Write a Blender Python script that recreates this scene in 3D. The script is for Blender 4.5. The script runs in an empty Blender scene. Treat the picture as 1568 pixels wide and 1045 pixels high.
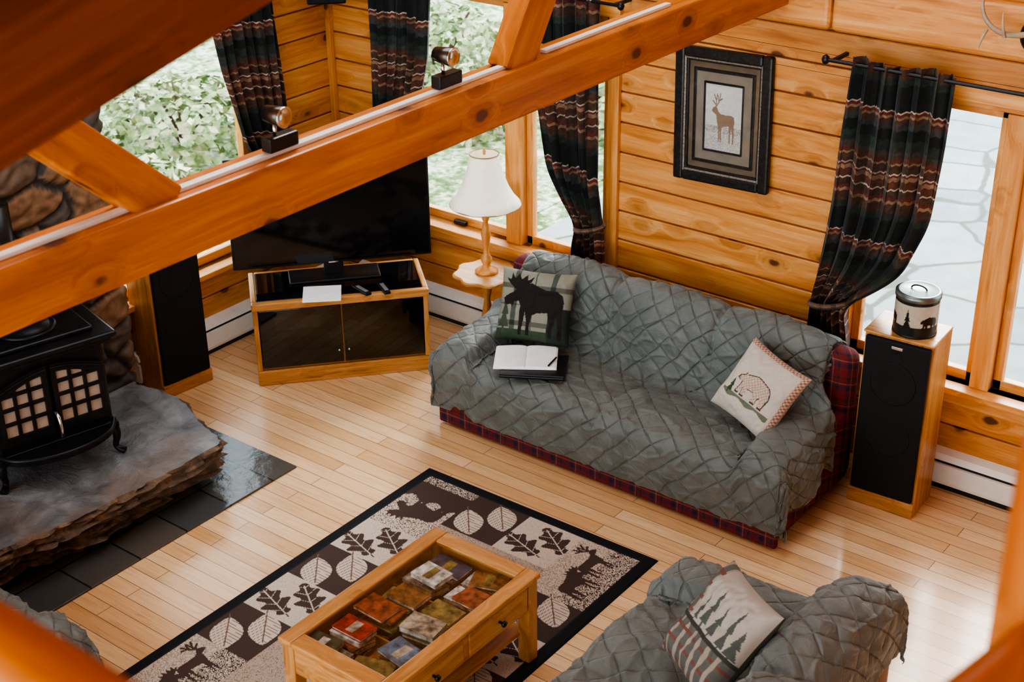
import bpy, bmesh, math, random
import numpy as np
from mathutils import Vector, Matrix, noise, Euler
random.seed(7); rng=np.random.RandomState(7)
SC=bpy.context.scene; COL=bpy.context.collection

# ------------------------------------------------------------------ node helpers
class G:
    def __init__(s,name):
        s.m=bpy.data.materials.new(name); s.m.use_nodes=True; s.nt=s.m.node_tree
        s.b=s.nt.nodes['Principled BSDF']
    def n(s,t,**k):
        nd=s.nt.nodes.new(t)
        for a,v in k.items(): setattr(nd,a,v)
        return nd
    def put(s,sock,v):
        if hasattr(v,'is_output'): s.nt.links.new(v,sock)
        else:
            if isinstance(v,(tuple,list)) and len(v)==3 and sock.type=='RGBA': v=(*v,1)
            sock.default_value=v
    def math(s,op,a,b=0.0,c=None,clamp=False):
        nd=s.n('ShaderNodeMath',operation=op,use_clamp=clamp); s.put(nd.inputs[0],a); s.put(nd.inputs[1],b)
        if c is not None: s.put(nd.inputs[2],c)
        return nd.outputs[0]
    def obj(s):
        return s.n('ShaderNodeTexCoord').outputs['Object']
    def uv(s): return s.n('ShaderNodeTexCoord').outputs['UV']
    def sep(s,v):
        nd=s.n('ShaderNodeSeparateXYZ'); s.put(nd.inputs[0],v); return nd.outputs
    def comb(s,x,y,z=0.0):
        nd=s.n('ShaderNodeCombineXYZ')
        for i,v in enumerate((x,y,z)): s.put(nd.inputs[i],v)
        return nd.outputs[0]
    def noise(s,v,scale=5,detail=3,rough=.55,dist=0.0,out='Fac'):
        nd=s.n('ShaderNodeTexNoise'); s.put(nd.inputs['Vector'],v)
        nd.inputs['Scale'].default_value=scale; nd.inputs['Detail'].default_value=detail
        nd.inputs['Roughness'].default_value=rough; nd.inputs['Distortion'].default_value=dist
        return nd.outputs[0 if out=='Fac' else 1]
    def vor(s,v,scale=1,feature='F1',rand=1.0,out='Distance'):
        nd=s.n('ShaderNodeTexVoronoi',feature=feature); s.put(nd.inputs['Vector'],v)
        nd.inputs['Scale'].default_value=scale; nd.inputs['Randomness'].default_value=rand
        return nd.outputs[out]
    def ramp(s,f,stops,interp='LINEAR'):
        nd=s.n('ShaderNodeValToRGB'); cr=nd.color_ramp; cr.interpolation=interp
        while len(cr.elements)<len(stops): cr.elements.new(.5)
        for e,(p,c) in zip(cr.elements,stops): e.position=p
        for e,(p,c) in zip(cr.elements,stops): e.color=(*c,1) if len(c)==3 else c
        s.put(nd.inputs[0],f); return nd.outputs[0]
    def mr(s,v,a,b,c=0.,d=1.):
        nd=s.n('ShaderNodeMapRange',interpolation_type='SMOOTHSTEP'); s.put(nd.inputs[0],v)
        for i,x in enumerate((a,b,c,d)): nd.inputs[i+1].default_value=x
        return nd.outputs[0]
    def mix(s,f,a,b,mode='MIX'):
        nd=s.n('ShaderNodeMix',data_type='RGBA',blend_type=mode)
        s.put(nd.inputs[0],f); s.put(nd.inputs[6],a); s.put(nd.inputs[7],b); return nd.outputs[2]
    def bump(s,h,strength=.3,dist=.01):
        nd=s.n('ShaderNodeBump'); nd.inputs['Strength'].default_value=strength; nd.inputs['Distance'].default_value=dist
        s.put(nd.inputs['Height'],h); s.nt.links.new(nd.outputs[0],s.b.inputs['Normal'])
    def set(s,**k):
        for a,v in k.items(): s.put(s.b.inputs[a.replace('_',' ')],v)
        return s.m
def simple(name,c,rough=.5,metal=0.,var=.12,scale=12,**k):
    g=G(name); f=g.noise(g.obj(),scale,3)
    col=g.ramp(f,[(.3,tuple(x*(1-var) for x in c)),(.7,tuple(min(1,x*(1+var)) for x in c))])
    g.set(Base_Color=col,Roughness=rough,Metallic=metal,**k); return g.m
def wood(name,axis,dark,mid,light,knots=1.,row=None,rough=.4,gscale=1.,thr=.13,knotcol=(.08,.025,.01)):
    g=G(name); o=g.sep(g.obj()); idx=[0,1,2]; idx.remove(axis)
    gr,a,b=o[axis],o[idx[0]],o[idx[1]]
    if row:
        rid=g.math('FLOOR',g.math('DIVIDE',o[row[0]],row[1]))
        wn=g.n('ShaderNodeTexWhiteNoise',noise_dimensions='1D'); g.put(wn.inputs['W'],rid); rnd=wn.outputs[0]
        gr=g.math('ADD',gr,g.math('MULTIPLY',rnd,13.7))
    else: rnd=.5
    kv=g.comb(g.math('MULTIPLY',gr,3.2),g.math('MULTIPLY',a,5.4),g.math('MULTIPLY',b,5.4))
    d=g.vor(kv,1.0); d=g.math('ADD',d,g.math('MULTIPLY',g.math('SUBTRACT',g.noise(kv,5,2),.5),.10))
    bend=g.mr(d,.05,.45,.12,0.)
    v1=g.comb(g.math('MULTIPLY',gr,.8*gscale),g.math('ADD',g.math('MULTIPLY',a,9*gscale),g.math('MULTIPLY',bend,8)),g.math('MULTIPLY',b,9*gscale))
    f=g.noise(v1,1.6,5,.6,.9)
    col=g.ramp(f,[(.28,dark),(.45,mid),(.66,light)])
    v2=g.comb(g.math('MULTIPLY',gr,3),g.math('MULTIPLY',a,90),g.math('MULTIPLY',b,90))
    f2=g.noise(v2,1.,2)
    col=g.mix(.45,col,g.ramp(f2,[(.3,(.70,.62,.54)),(.7,(1,1,1))]),'MULTIPLY')
    if row: col=g.mix(.45,col,g.ramp(rnd,[(0,(.72,.66,.6)),(1,(1,1,1))]),'MULTIPLY')
    if knots:
        halo=g.mr(d,thr,thr*2.4,.5*knots,0.); col=g.mix(halo,col,tuple(x*.8 for x in dark))
        kn=g.mr(d,thr*.6,thr*1.05,.9*knots,0.); col=g.mix(kn,col,knotcol)
    g.bump(f2,.12,.004)
    return g.set(Base_Color=col,Roughness=rough)
PD,PM,PL=(.49,.175,.035),(.70,.30,.08),(.80,.42,.155)
pine=[wood('knotty_pine_%s'%'xyz'[i],i,PD,PM,PL) for i in range(3)]
pineW=[wood('pine_plank_%s'%'xy'[i],i,PD,PM,PL,row=(2,.18),thr=.15) for i in range(2)]
BD,BM,BL=(.36,.095,.014),(.52,.165,.030),(.64,.25,.060)
beamM=[wood('fir_timber_%s'%'xyz'[i],i,BD,BM,BL,thr=.15,gscale=.8,knotcol=(.11,.03,.01)) for i in range(3)]
oldfir=wood('dark_fir_timber',0,(.15,.038,.006),(.24,.065,.010),(.32,.095,.018),thr=.15,gscale=.8,rough=.55)
oak=[wood('oak_%s'%'xyz'[i],i,(.34,.14,.04),(.52,.25,.08),(.64,.35,.14),knots=0,rough=.32,gscale=1.5) for i in range(3)]
oakW=wood('oak_cathedral',0,(.20,.07,.02),(.50,.23,.07),(.60,.30,.11),knots=0,rough=.3,gscale=3)
black=simple('black_satin',(.012,.012,.013),.35)
blackg=simple('black_gloss',(.006,.006,.007),.06)
grille=simple('grille_cloth',(.008,.008,.009),.8)
iron=simple('cast_iron',(.022,.022,.024),.38,.5,var=.3)
chrome=simple('chrome',(.7,.7,.7),.15,1.)
white=simple('white_enamel',(.78,.77,.72),.35,var=.04)
paper=simple('paper',(.88,.90,.92),.6,var=.04)
def glassmat(name,tint,gl=.03):
    g=G(name); nt=g.nt; nt.nodes.remove(g.b)
    t=g.n('ShaderNodeBsdfTransparent'); t.inputs[0].default_value=(*tint,1)
    s=g.n('ShaderNodeBsdfGlossy'); s.inputs['Roughness'].default_value=.03
    fr=g.n('ShaderNodeLayerWeight'); fr.inputs[0].default_value=.5
    nz=g.noise(g.obj(),3,1); f=g.math('ADD',g.math('MULTIPLY',g.math('POWER',fr.outputs['Facing'],4.0),.7),g.math('MULTIPLY',g.math('ADD',nz,.5),gl),clamp=True)
    mx=g.n('ShaderNodeMixShader'); g.put(mx.inputs[0],f); nt.links.new(t.outputs[0],mx.inputs[1]); nt.links.new(s.outputs[0],mx.inputs[2])
    nt.links.new(mx.outputs[0],nt.nodes['Material Output'].inputs[0]); return g.m
winglass=glassmat('window_glass',(.985,.995,.995))
tabglass=glassmat('table_glass',(.97,.985,.98),.06)
smoke=glassmat('smoked_glass',(.30,.29,.29),.08)
def attrmat(name,rough=.85,bumps=0,bs=300):
    g=G(name); a=g.n('ShaderNodeAttribute',attribute_name='Col')
    f=g.noise(g.obj(),bs,2); col=g.mix(.35,a.outputs[0],g.ramp(f,[(.3,(.6,.6,.6)),(.7,(1,1,1))]),'MULTIPLY')
    if bumps: g.bump(f,bumps,.004)
    return g.set(Base_Color=col,Roughness=rough)
rugM=attrmat('woven_rug',.95,.6,350); printM=attrmat('printed_cloth',.85,.3,500); artM=attrmat('art_print',.25,0,40)
stoneM=attrmat('field_stone',.75,.5,30)
def quiltmat():
    g=G('quilted_microfibre'); f=g.noise(g.obj(),6,5); col=g.ramp(f,[(.3,(.115,.132,.120)),(.7,(.172,.190,.174))])
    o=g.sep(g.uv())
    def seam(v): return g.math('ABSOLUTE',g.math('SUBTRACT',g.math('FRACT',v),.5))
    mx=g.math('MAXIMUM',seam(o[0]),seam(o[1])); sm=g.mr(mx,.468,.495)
    col=g.mix(g.math('MULTIPLY',sm,.30),col,(.05,.062,.056))  # painted crease shade: base colour darkened along the quilt seams
    h=g.math('SUBTRACT',g.math('MULTIPLY',g.noise(g.obj(),24,5,.6,.6),.9),g.math('MULTIPLY',g.mr(mx,.43,.5),.6))
    g.bump(h,.75,.012)
    g.set(Base_Color=col,Roughness=.55,Sheen_Weight=.3,Sheen_Roughness=.4); return g.m
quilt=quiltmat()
def plaid(name,base,c2,c3,period=.13):
    g=G(name); o=g.sep(g.obj())
    def st(v):
        f=g.math('FRACT',g.math('DIVIDE',v,period))
        return f
    sx=st(g.math('ADD',o[0],o[1])); sz=st(g.math('ADD',o[2],g.math('MULTIPLY',o[1],.3)))
    s1=[(0,base),(.35,c2),(.55,base),(.62,c3),(.66,base),(.85,(.015,.03,.03)),(.93,base)]
    col=g.mix(.5,g.ramp(sx,s1,'CONSTANT'),g.ramp(sz,s1,'CONSTANT'))
    return g.set(Base_Color=col,Roughness=.9)
redplaid=plaid('red_plaid',(.17,.02,.022),(.02,.02,.05),(.24,.20,.15))
def curtmat():
    g=G('lodge_curtain_fabric'); o=g.sep(g.uv()); n=g.noise(g.comb(g.math('MULTIPLY',o[0],20),g.math('MULTIPLY',o[1],16)),2,3)
    z=g.math('ADD',o[1],g.math('MULTIPLY',g.math('PINGPONG',o[0],.018),.5))
    f=g.math('FRACT',g.math('DIVIDE',z,.70))
    dk=(.010,.015,.013); gn=(.03,.045,.035); rs=(.13,.045,.025); tn=(.30,.19,.11); cr=(.50,.43,.34); br=(.09,.045,.028); rd=(.17,.035,.03)
    col=g.ramp(f,[(0,dk),(.12,gn),(.17,br),(.25,tn),(.27,rd),(.30,br),(.35,cr),(.362,rs),(.42,tn),(.45,rd),(.465,cr),(.477,br),(.54,tn),(.555,rs),(.60,(.07,.06,.05)),(.64,gn),(.72,dk),(.80,(.055,.06,.06)),(.84,br),(.88,tn),(.90,rd),(.925,cr),(.937,dk)],'CONSTANT')
    u=g.math('FRACT',g.math('DIVIDE',o[0],.30)); d2=g.ramp(u,[(0,(1,1,1)),(.5,(.50,.48,.44)),(.62,(1,.9,.8)),(.85,(.30,.32,.30))],'CONSTANT')
    col=g.mix(.7,col,d2,'MULTIPLY'); col=g.mix(.6,col,g.ramp(n,[(.38,(.30,.30,.30)),(.6,(1,1,1))]),'MULTIPLY')
    return g.set(Base_Color=col,Roughness=.8,Sheen_Weight=.1)
curtM=curtmat()

# ------------------------------------------------------------------ geometry helpers
def group(name,loc=(0,0,0),rz=0.):
    e=bpy.data.objects.new(name,None); e.empty_display_size=.1; e.location=loc; e.rotation_euler=(0,0,rz); COL.objects.link(e); return e
def mk(name,verts,faces,mat,parent=None,smooth=False):
    me=bpy.data.meshes.new(name); me.from_pydata([tuple(v) for v in verts],[],faces)
    for m in (mat if isinstance(mat,list) else [mat]): me.materials.append(m)
    if smooth: me.polygons.foreach_set('use_smooth',[True]*len(me.polygons))
    o=bpy.data.objects.new(name,me); COL.objects.link(o)
    if parent: o.parent=parent
    return o
def box(name,lo,hi,mat,parent=None,bev=.004,seg=2,rot=None,smooth=False):
    lo=Vector(lo);hi=Vector(hi); bm=bmesh.new(); bmesh.ops.create_cube(bm,size=1)
    s=hi-lo; c=(lo+hi)/2
    for v in bm.verts: v.co=Vector((v.co.x*s.x,v.co.y*s.y,v.co.z*s.z))
    b=min(bev,min(s)*.45)
    if b>0: bmesh.ops.bevel(bm,geom=list(bm.edges),offset=b,segments=seg,profile=.5,affect='EDGES')
    if rot: bmesh.ops.rotate(bm,verts=bm.verts,cent=(0,0,0),matrix=Euler(rot).to_matrix())
    bmesh.ops.translate(bm,verts=bm.verts,vec=c)
    me=bpy.data.meshes.new(name); bm.to_mesh(me); bm.free(); me.materials.append(mat)
    if smooth: me.polygons.foreach_set('use_smooth',[True]*len(me.polygons))
    o=bpy.data.objects.new(name,me); COL.objects.link(o)
    if parent: o.parent=parent
    return o
def lathe(name,prof,mat,parent=None,c=(0,0,0),n=40,wob=None,smooth=True,axis=2):
    V=[];F=[]
    for r,z in prof:
        for i in range(n):
            t=2*math.pi*i/n; rr=r*(wob(t,z) if wob else 1)
            p=[rr*math.cos(t),rr*math.sin(t),z]
            if axis==0: p=[z,p[0],p[1]]
            if axis==1: p=[p[0],z,p[1]]
            V.append((p[0]+c[0],p[1]+c[1],p[2]+c[2]))
    for j in range(len(prof)-1):
        for i in range(n): F.append((j*n+i,j*n+(i+1)%n,(j+1)*n+(i+1)%n,(j+1)*n+i))
    F.append(tuple(range(n))[::-1]); F.append(tuple((len(prof)-1)*n+i for i in range(n)))
    o=mk(name,V,F,mat,parent,smooth); return o
def tube(name,pts,r,mat,parent=None,n=10,rs=None):
    cu=bpy.data.curves.new(name,'CURVE'); cu.dimensions='3D'; cu.bevel_depth=r; cu.bevel_resolution=3; cu.use_fill_caps=True
    sp=cu.splines.new('NURBS'); sp.points.add(len(pts)-1); sp.order_u=min(4,len(pts)); sp.use_endpoint_u=True
    for i,p in enumerate(pts): sp.points[i].co=(*p,1); sp.points[i].radius=rs[i] if rs else 1
    cu.materials.append(mat)
    o=bpy.data.objects.new(name,cu); COL.objects.link(o)
    bpy.context.view_layer.update(); me=bpy.data.meshes.new_from_object(o.evaluated_get(bpy.context.evaluated_depsgraph_get()))
    bpy.data.objects.remove(o); o=bpy.data.objects.new(name,me); COL.objects.link(o)
    me.polygons.foreach_set('use_smooth',[True]*len(me.polygons))
    if parent: o.parent=parent
    return o
def gridmesh(name,P,mat,parent=None,C=None,UV=None,smooth=True):
    ny,nx=P.shape[:2]; V=P.reshape(-1,3).tolist()
    I=np.arange(ny*nx).reshape(ny,nx)
    F=np.stack([I[:-1,:-1],I[:-1,1:],I[1:,1:],I[1:,:-1]],-1).reshape(-1,4).tolist()
    o=mk(name,V,F,mat,parent,smooth); me=o.data
    if C is not None:
        a=me.color_attributes.new('Col','FLOAT_COLOR','POINT')
        c4=np.ones((ny*nx,4),np.float32); c4[:,:3]=C.reshape(-1,3); a.data.foreach_set('color',c4.ravel())
    if UV is not None:
        l=me.uv_layers.new(name='UVMap'); vi=np.zeros(len(me.loops),np.int32); me.loops.foreach_get('vertex_index',vi)
        l.data.foreach_set('uv',UV.reshape(-1,2)[vi].astype(np.float32).ravel())
    return o
def obox(name,a,b,w,h,mat,parent=None,bev=.006,up=(0,0,1)):
    """timber from point a to point b (centre line) with section w (horizontal) x h"""
    a=Vector(a);b=Vector(b);d=b-a;L=d.length;d.normalize();upv=Vector(up);s=upv.cross(d).normalized();u=d.cross(s)
    bm=bmesh.new();bmesh.ops.create_cube(bm,size=1)
    for v in bm.verts: v.co=Vector((v.co.x*L,v.co.y*w,v.co.z*h))
    bmesh.ops.bevel(bm,geom=list(bm.edges),offset=bev,segments=2,profile=.5,affect='EDGES')
    me=bpy.data.meshes.new(name);bm.to_mesh(me);bm.free();me.materials.append(mat)
    o=bpy.data.objects.new(name,me);COL.objects.link(o)
    M=Matrix((d,s,u)).transposed().to_4x4(); M.translation=(a+b)/2
    if parent: o.parent=parent
    o.matrix_local=M
    return o

# silhouettes ------------------------------------------------------
MOOSE=[(.05,.50),(.02,.58),(.10,.64),(.18,.70),(.22,.74),(.30,.78),(.42,.86),(.50,.82),(.65,.76),(.82,.76),(.90,.70),(.93,.60),(.92,.45),(.94,.25),(.93,.02),(.88,.02),(.87,.22),(.83,.38),(.80,.2),(.79,.02),(.74,.02),(.74,.25),(.70,.42),(.55,.40),(.48,.36),(.46,.2),(.46,.02),(.41,.02),(.41,.25),(.38,.40),(.36,.2),(.34,.02),(.30,.02),(.30,.3),(.30,.50),(.26,.56),(.2,.54),(.18,.45),(.15,.50),(.10,.48)]
ANT=[(.22,.72),(.12,.80),(.03,.90),(.11,.88),(.12,.99),(.18,.90),(.22,1.),(.27,.90),(.34,.99),(.36,.89),(.45,.97),(.41,.86),(.30,.76)]
BEAR=[(.02,.45),(.05,.55),(.12,.62),(.14,.70),(.19,.66),(.30,.72),(.45,.80),(.65,.76),(.85,.72),(.96,.58),(.97,.4),(.94,.2),(.95,.03),(.82,.03),(.80,.2),(.76,.30),(.72,.2),(.72,.03),(.60,.03),(.60,.25),(.55,.32),(.42,.30),(.40,.03),(.28,.03),(.28,.28),(.26,.2),(.22,.03),(.12,.03),(.16,.3),(.15,.42),(.08,.40)]
DEER=[(.06,.62),(.10,.68),(.18,.72),(.24,.70),(.30,.62),(.38,.58),(.55,.57),(.75,.58),(.84,.55),(.87,.46),(.84,.36),(.86,.2),(.84,.02),(.81,.02),(.80,.2),(.76,.33),(.73,.2),(.72,.02),(.69,.02),(.68,.22),(.66,.36),(.50,.34),(.42,.32),(.41,.02),(.38,.02),(.36,.25),(.34,.02),(.31,.02),(.30,.3),(.26,.40),(.22,.55),(.14,.58)]
DANT=[[(.2,.70),(.22,.82),(.14,.95)],[(.2,.70),(.30,.80),(.36,.97)],[(.22,.82),(.24,.96)],[(.3,.80),(.27,.93)],[(.2,.76),(.10,.82)],[(.32,.84),(.42,.88)]]
TREE=[(.5,1),(.35,.75),(.42,.75),(.25,.5),(.38,.5),(.15,.2),(.45,.2),(.45,0),(.55,0),(.55,.2),(.85,.2),(.62,.5),(.75,.5),(.58,.75),(.65,.75)]
def inpoly(X,Y,poly):
    ins=np.zeros(X.shape,bool);n=len(poly);j=n-1
    for i in range(n):
        xi,yi=poly[i];xj,yj=poly[j]
        if yi!=yj: ins^=((yi>Y)!=(yj>Y))&(X<(xj-xi)*(Y-yi)/(yj-yi)+xi)
        j=i
    return ins
def place(poly,cx,cy,w,h,rot=0,flip=False):
    c,s=math.cos(rot),math.sin(rot);o=[]
    for x,y in poly:
        x=(x-.5)*w*(-1 if flip else 1);y=(y-.5)*h; o.append((cx+x*c-y*s,cy+x*s+y*c))
    return o
def seg(X,Y,a,b,w):
    ax,ay=a;bx,by=b;dx,dy=bx-ax,by-ay;t=np.clip(((X-ax)*dx+(Y-ay)*dy)/(dx*dx+dy*dy+1e-9),0,1)
    return np.hypot(X-ax-t*dx,Y-ay-t*dy)<w
def deer(C,X,Y,col,cx,cy,w,h,rot=0,flip=False,lw=.004):
    C[inpoly(X,Y,place(DEER,cx,cy,w,h,rot,flip))]=col
    for l in DANT:
        q=place(l,cx,cy,w,h,rot,flip)
        for a,b in zip(q[:-1],q[1:]): C[seg(X,Y,a,b,lw)]=col
def moose(C,X,Y,col,*a,**k):
    C[inpoly(X,Y,place(MOOSE,*a,**k))]=col; C[inpoly(X,Y,place(ANT,*a,**k))]=col
def leaf(C,X,Y,col,cx,cy,L,Wd,ang,kind,vein):
    c,s=math.cos(ang),math.sin(ang);a=((X-cx)*c+(Y-cy)*s)/L+.5;b=-(X-cx)*s+(Y-cy)*c
    aa=np.clip(a,0,1)
    if kind=='oak':
        sk=np.clip(a-np.abs(b)*1.3,-.3,1.2); w=Wd*.5*np.sin(np.pi*aa**.85)**.55*(.74+.26*np.cos(sk*np.pi*6+.6))
    else: w=Wd*.5*np.sin(np.pi*aa)**.8
    m=(a>0)&(a<1)&(np.abs(b)<w)
    C[m]=col
    v=(a>-.12)&(a<.92)&(np.abs(b)<.0035); C[v&(m|(a<=0))]=vein if kind!='oak' else col
    if kind=='oak':
        C[v&m]=vein; sv=m&(np.abs(((a*L-np.abs(b)*.8)/.06)%1-.5)<.035); C[sv]=vein
    else:
        sv=m&(np.abs(((a*L-np.abs(b)*.8)/.024)%1-.5)<.09); C[sv]=vein

# ------------------------------------------------------------------ dimensions
W=6.73; X0=-6.72; TOP=5.2
# floor
g=G('maple_floor'); br=g.n('ShaderNodeTexBrick'); br.offset=.37; br.offset_frequency=2
g.put(br.inputs['Vector'],g.obj()); 
for k,v in (('Scale',1.),('Brick Width',1.5),('Row Height',.09),('Mortar Size',.0018),('Mortar Smooth',.1),('Bias',-.1)): br.inputs[k].default_value=v
br.inputs['Color1'].default_value=(.84,.61,.37,1); br.inputs['Color2'].default_value=(.66,.39,.185,1); br.inputs['Mortar'].default_value=(.22,.11,.05,1)
o=g.sep(g.obj()); rid=g.math('FLOOR',g.math('DIVIDE',o[1],.09))
f=g.noise(g.comb(g.math('ADD',g.math('MULTIPLY',o[0],1.3),g.math('MULTIPLY',rid,3.3)),g.math('MULTIPLY',o[1],18)),2.,6,.65,1.2)
col=g.mix(.6,br.outputs[0],g.ramp(f,[(.32,(.66,.54,.42)),(.46,(.9,.84,.76)),(.62,(1,1,1))]),'MULTIPLY')
g.set(Base_Color=col,Roughness=g.mr(f,.2,.8,.28,.40),Coat_Weight=.2,Coat_Roughness=.14); g.bump(br.outputs['Fac'],-.2,.002)
floorM=g.m
box('floor',(X0-.15,-2.,-.12),(3.2,W+.15,0),floorM,None,0)
# plank walls
def plank_wall(name,axis,c,lo,hi,z0,z1,holes,mat,row=.18,th=.16):
    V=[];F=[]
    def T(a,d,z): return (a,c+d,z) if axis=='y' else (c-d,a,z)
    z=z0
    while z<z1-1e-6:
        zb=min(z+row,z1); cuts=sorted({z,zb}|{h for q in holes for h in q[2:] if z<h<zb})
        for za,zc in zip(cuts[:-1],cuts[1:]):
            iv=[(lo,hi)]
            for q in holes:
                if q[2]<=za+1e-6 and q[3]>=zc-1e-6:
                    iv=[s for (p0,p1) in iv for s in ((p0,min(p1,q[0])),(max(p0,q[1]),p1)) if s[1]-s[0]>1e-4]
            for p0,p1 in iv:
                ch0=.009 if abs(za-z)<1e-6 else 0; ch1=.009 if abs(zc-zb)<1e-6 else 0
                sg=1 if th>0 else -1
                prof=[(sg*.028 if ch0 else 0,za+.002),(sg*.004,za+ch0*.5+.002),(0,za+ch0+.002),(0,zc-ch1),(sg*.004,zc-ch1*.5),(sg*.028 if ch1 else 0,zc),(th,zc),(th,za)]
                i=len(V)
                for a in (p0,p1):
                    for d,zz in prof: V.append(T(a,d,zz))
                n=len(prof)
                for k in range(n): F.append((i+k,i+(k+1)%n,i+n+(k+1)%n,i+n+k))
                F.append(tuple(i+k for k in range(n))[::-1]); F.append(tuple(i+n+k for k in range(n)))
        z=zb
    o=mk(name,V,F,mat); 
    bm=bmesh.new(); bm.from_mesh(o.data); bmesh.ops.recalc_face_normals(bm,faces=bm.faces); bm.to_mesh(o.data); bm.free(); return o
WL=(-6.12,-4.52,.68,2.22); WR=(-2.98,-1.20,.62,2.12); WX=(4.70,6.02,.56,2.12)
plank_wall('wall_north','y',W,X0-.16,3.2,0,TOP,[WL,WR],pineW[0])
plank_wall('wall_west','x',X0,-2.,W,0,TOP,[WX],pineW[1])
plank_wall('unseen_wall_east','x',3.2,-2.,W,0,TOP,[],pineW[1],th=-.16)  # unseen wall, added to block sky light from the side
def window(name,axis,c,a0,a1,z0,z1,mulls,mw=.10):
    e=group(name)
    def bx(n,a,b,d0,d1,za,zb,m,bev=.004):
        if axis=='y': lo,hi=(a,c+d0,za),(b,c+d1,zb)
        else: lo,hi=(c-d1,a,za),(c-d0,b,zb)
        return box(n,lo,hi,m,e,bev)
    g_=0 if axis=='y' else 1
    cw=.075
    bx('casing_left',a0-cw,a0,-.03,.0,z0-.02,z1+.02,pine[2]); bx('casing_right',a1,a1+cw,-.03,0,z0-.02,z1+.02,pine[2])
    bx('casing_top',a0-cw,a1+cw,-.032,0,z1,z1+.08,pine[g_])
    bx('sill',a0-cw-.02,a1+cw+.02,-.085,.11,z0-.035,z0,pine[g_]); bx('apron',a0-cw,a1+cw,-.02,0,z0-.12,z0-.035,pine[g_])
    bx('jamb_left',a0,a0+.03,0,.16,z0,z1,pine[2]); bx('jamb_right',a1-.03,a1,0,.16,z0,z1,pine[2]); bx('head',a0,a1,0,.16,z1-.03,z1,pine[g_])
    edges=[a0+.03]+[v for m in mulls for v in (m-mw/2,m+mw/2)]+[a1-.03]
    for m in mulls: bx('mullion',m-mw/2,m+mw/2,-.01,.15,z0,z1-.03,pine[2])
    for i in range(0,len(edges),2):
        p,q=edges[i],edges[i+1]; s=.045
        bx('sash_l',p,p+s,.05,.10,z0,z1-.03,pine[2]); bx('sash_r',q-s,q,.05,.10,z0,z1-.03,pine[2])
        bx('sash_b',p,q,.05,.10,z0,z0+s+.01,pine[g_]); bx('sash_t',p,q,.05,.10,z1-.03-s,z1-.03,pine[g_])
        bx('pane',p+s,q-s,.072,.078,z0+s,z1-.03-s,winglass,0)
    bx('sash_latch',(edges[0]+edges[1])/2-.05,(edges[0]+edges[1])/2+.05,.02,.045,z0+.005,z0+.03,black)
    return e
window('window_1','y',W,*WL,[-5.22],.12); window('window_2','y',W,*WR,[-2.20],.10); window('window_3','x',X0,*WX,[])
# header logs + trims
for i,(a,b) in enumerate(((-4.35,-3.17),(-3.165,3.1))):
    box('trim_%d'%(i+1),(a,W-.09,2.36),(b,W+.0,2.62),pineW[0],None,.03,3)
box('trim_3',(X0,W-.04,0),(X0+.04,W,TOP),pine[2])
# baseboard heaters
def heater(name,axis,c,a0,a1):
    V=[];F=[]
    prof=[(0,.03),(-.055,.03),(-.06,.05),(-.06,.15),(-.045,.155),(-.045,.17),(-.062,.175),(-.05,.21),(0,.225)]
    n=len(prof)
    for a in (a0,a1):
        for d,z in prof: V.append((a,c+d,z) if axis=='y' else (c-d,a,z))
    for k in range(n): F.append((k,(k+1)%n,n+(k+1)%n,n+k))
    F+= [tuple(range(n))[::-1],tuple(n+k for k in range(n))]
    e=group(name); mk('heater_cover',V,F,white,e)
    if axis=='y': box('heater_slot',(a0+.02,c-.049,.153),(a1-.02,c-.04,.172),black,e,0); box('heater_feet',(a0,c-.05,0),(a1,c,.03),black,e,0)
    else: box('heater_slot',(c+.04,a0+.02,.153),(c+.049,a1-.02,.172),black,e,0); box('heater_feet',(c,a0,0),(c+.05,a1,.03),black,e,0)
heater('baseboard_heater','y',W,-6.55,-4.4); heater('baseboard_heater','y',W,-2.75,.6); heater('baseboard_heater','x',X0,4.85,6.6)

# outside ground
g=G('flagstone_patio'); v=g.obj(); nz=g.noise(v,1.6,3,.5,0,'Color'); vv=g.mix(.2,v,nz,'ADD')
d=g.vor(vv,1.45,'DISTANCE_TO_EDGE'); cc=g.vor(vv,1.45,out='Color'); cb=g.sep(cc)[0]
col=g.ramp(cb,[(0,(.19,.225,.235)),(.5,(.26,.30,.31)),(1,(.33,.36,.36))]); col=g.mix(.6,col,g.ramp(g.noise(v,5,5),[(.3,(.55,.60,.65)),(.7,(1,1,1))]),'MULTIPLY')
col=g.mix(g.mr(d,.015,.04,1,0),col,(.07,.085,.065)); g.set(Base_Color=col,Roughness=.7)
box('patio_ground',(-6.4,W+.16,-.3),(8,24,-.15),g.m,None,0)
g=G('meadow_grass'); v=g.obj(); n1=g.noise(v,5.,8,.75); n2=g.noise(v,17,5)
col=g.ramp(n1,[(.38,(.06,.11,.035)),(.47,(.18,.26,.10)),(.53,(.42,.47,.32)),(.58,(.60,.58,.50)),(.66,(.42,.30,.26))]); col=g.mix(.75,col,g.ramp(n2,[(.38,(.35,.42,.3)),(.58,(1,1,1))]),'MULTIPLY')
g.set(Base_Color=col,Roughness=.95); grassM=g.m
box('lawn_ground',(-40,-20,-.5),(X0-.16,40,-.3),g.m,None,0); box('lawn_ground',(X0-.16,W+.16,-.5),(30,40,-.31),g.m,None,0)
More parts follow.
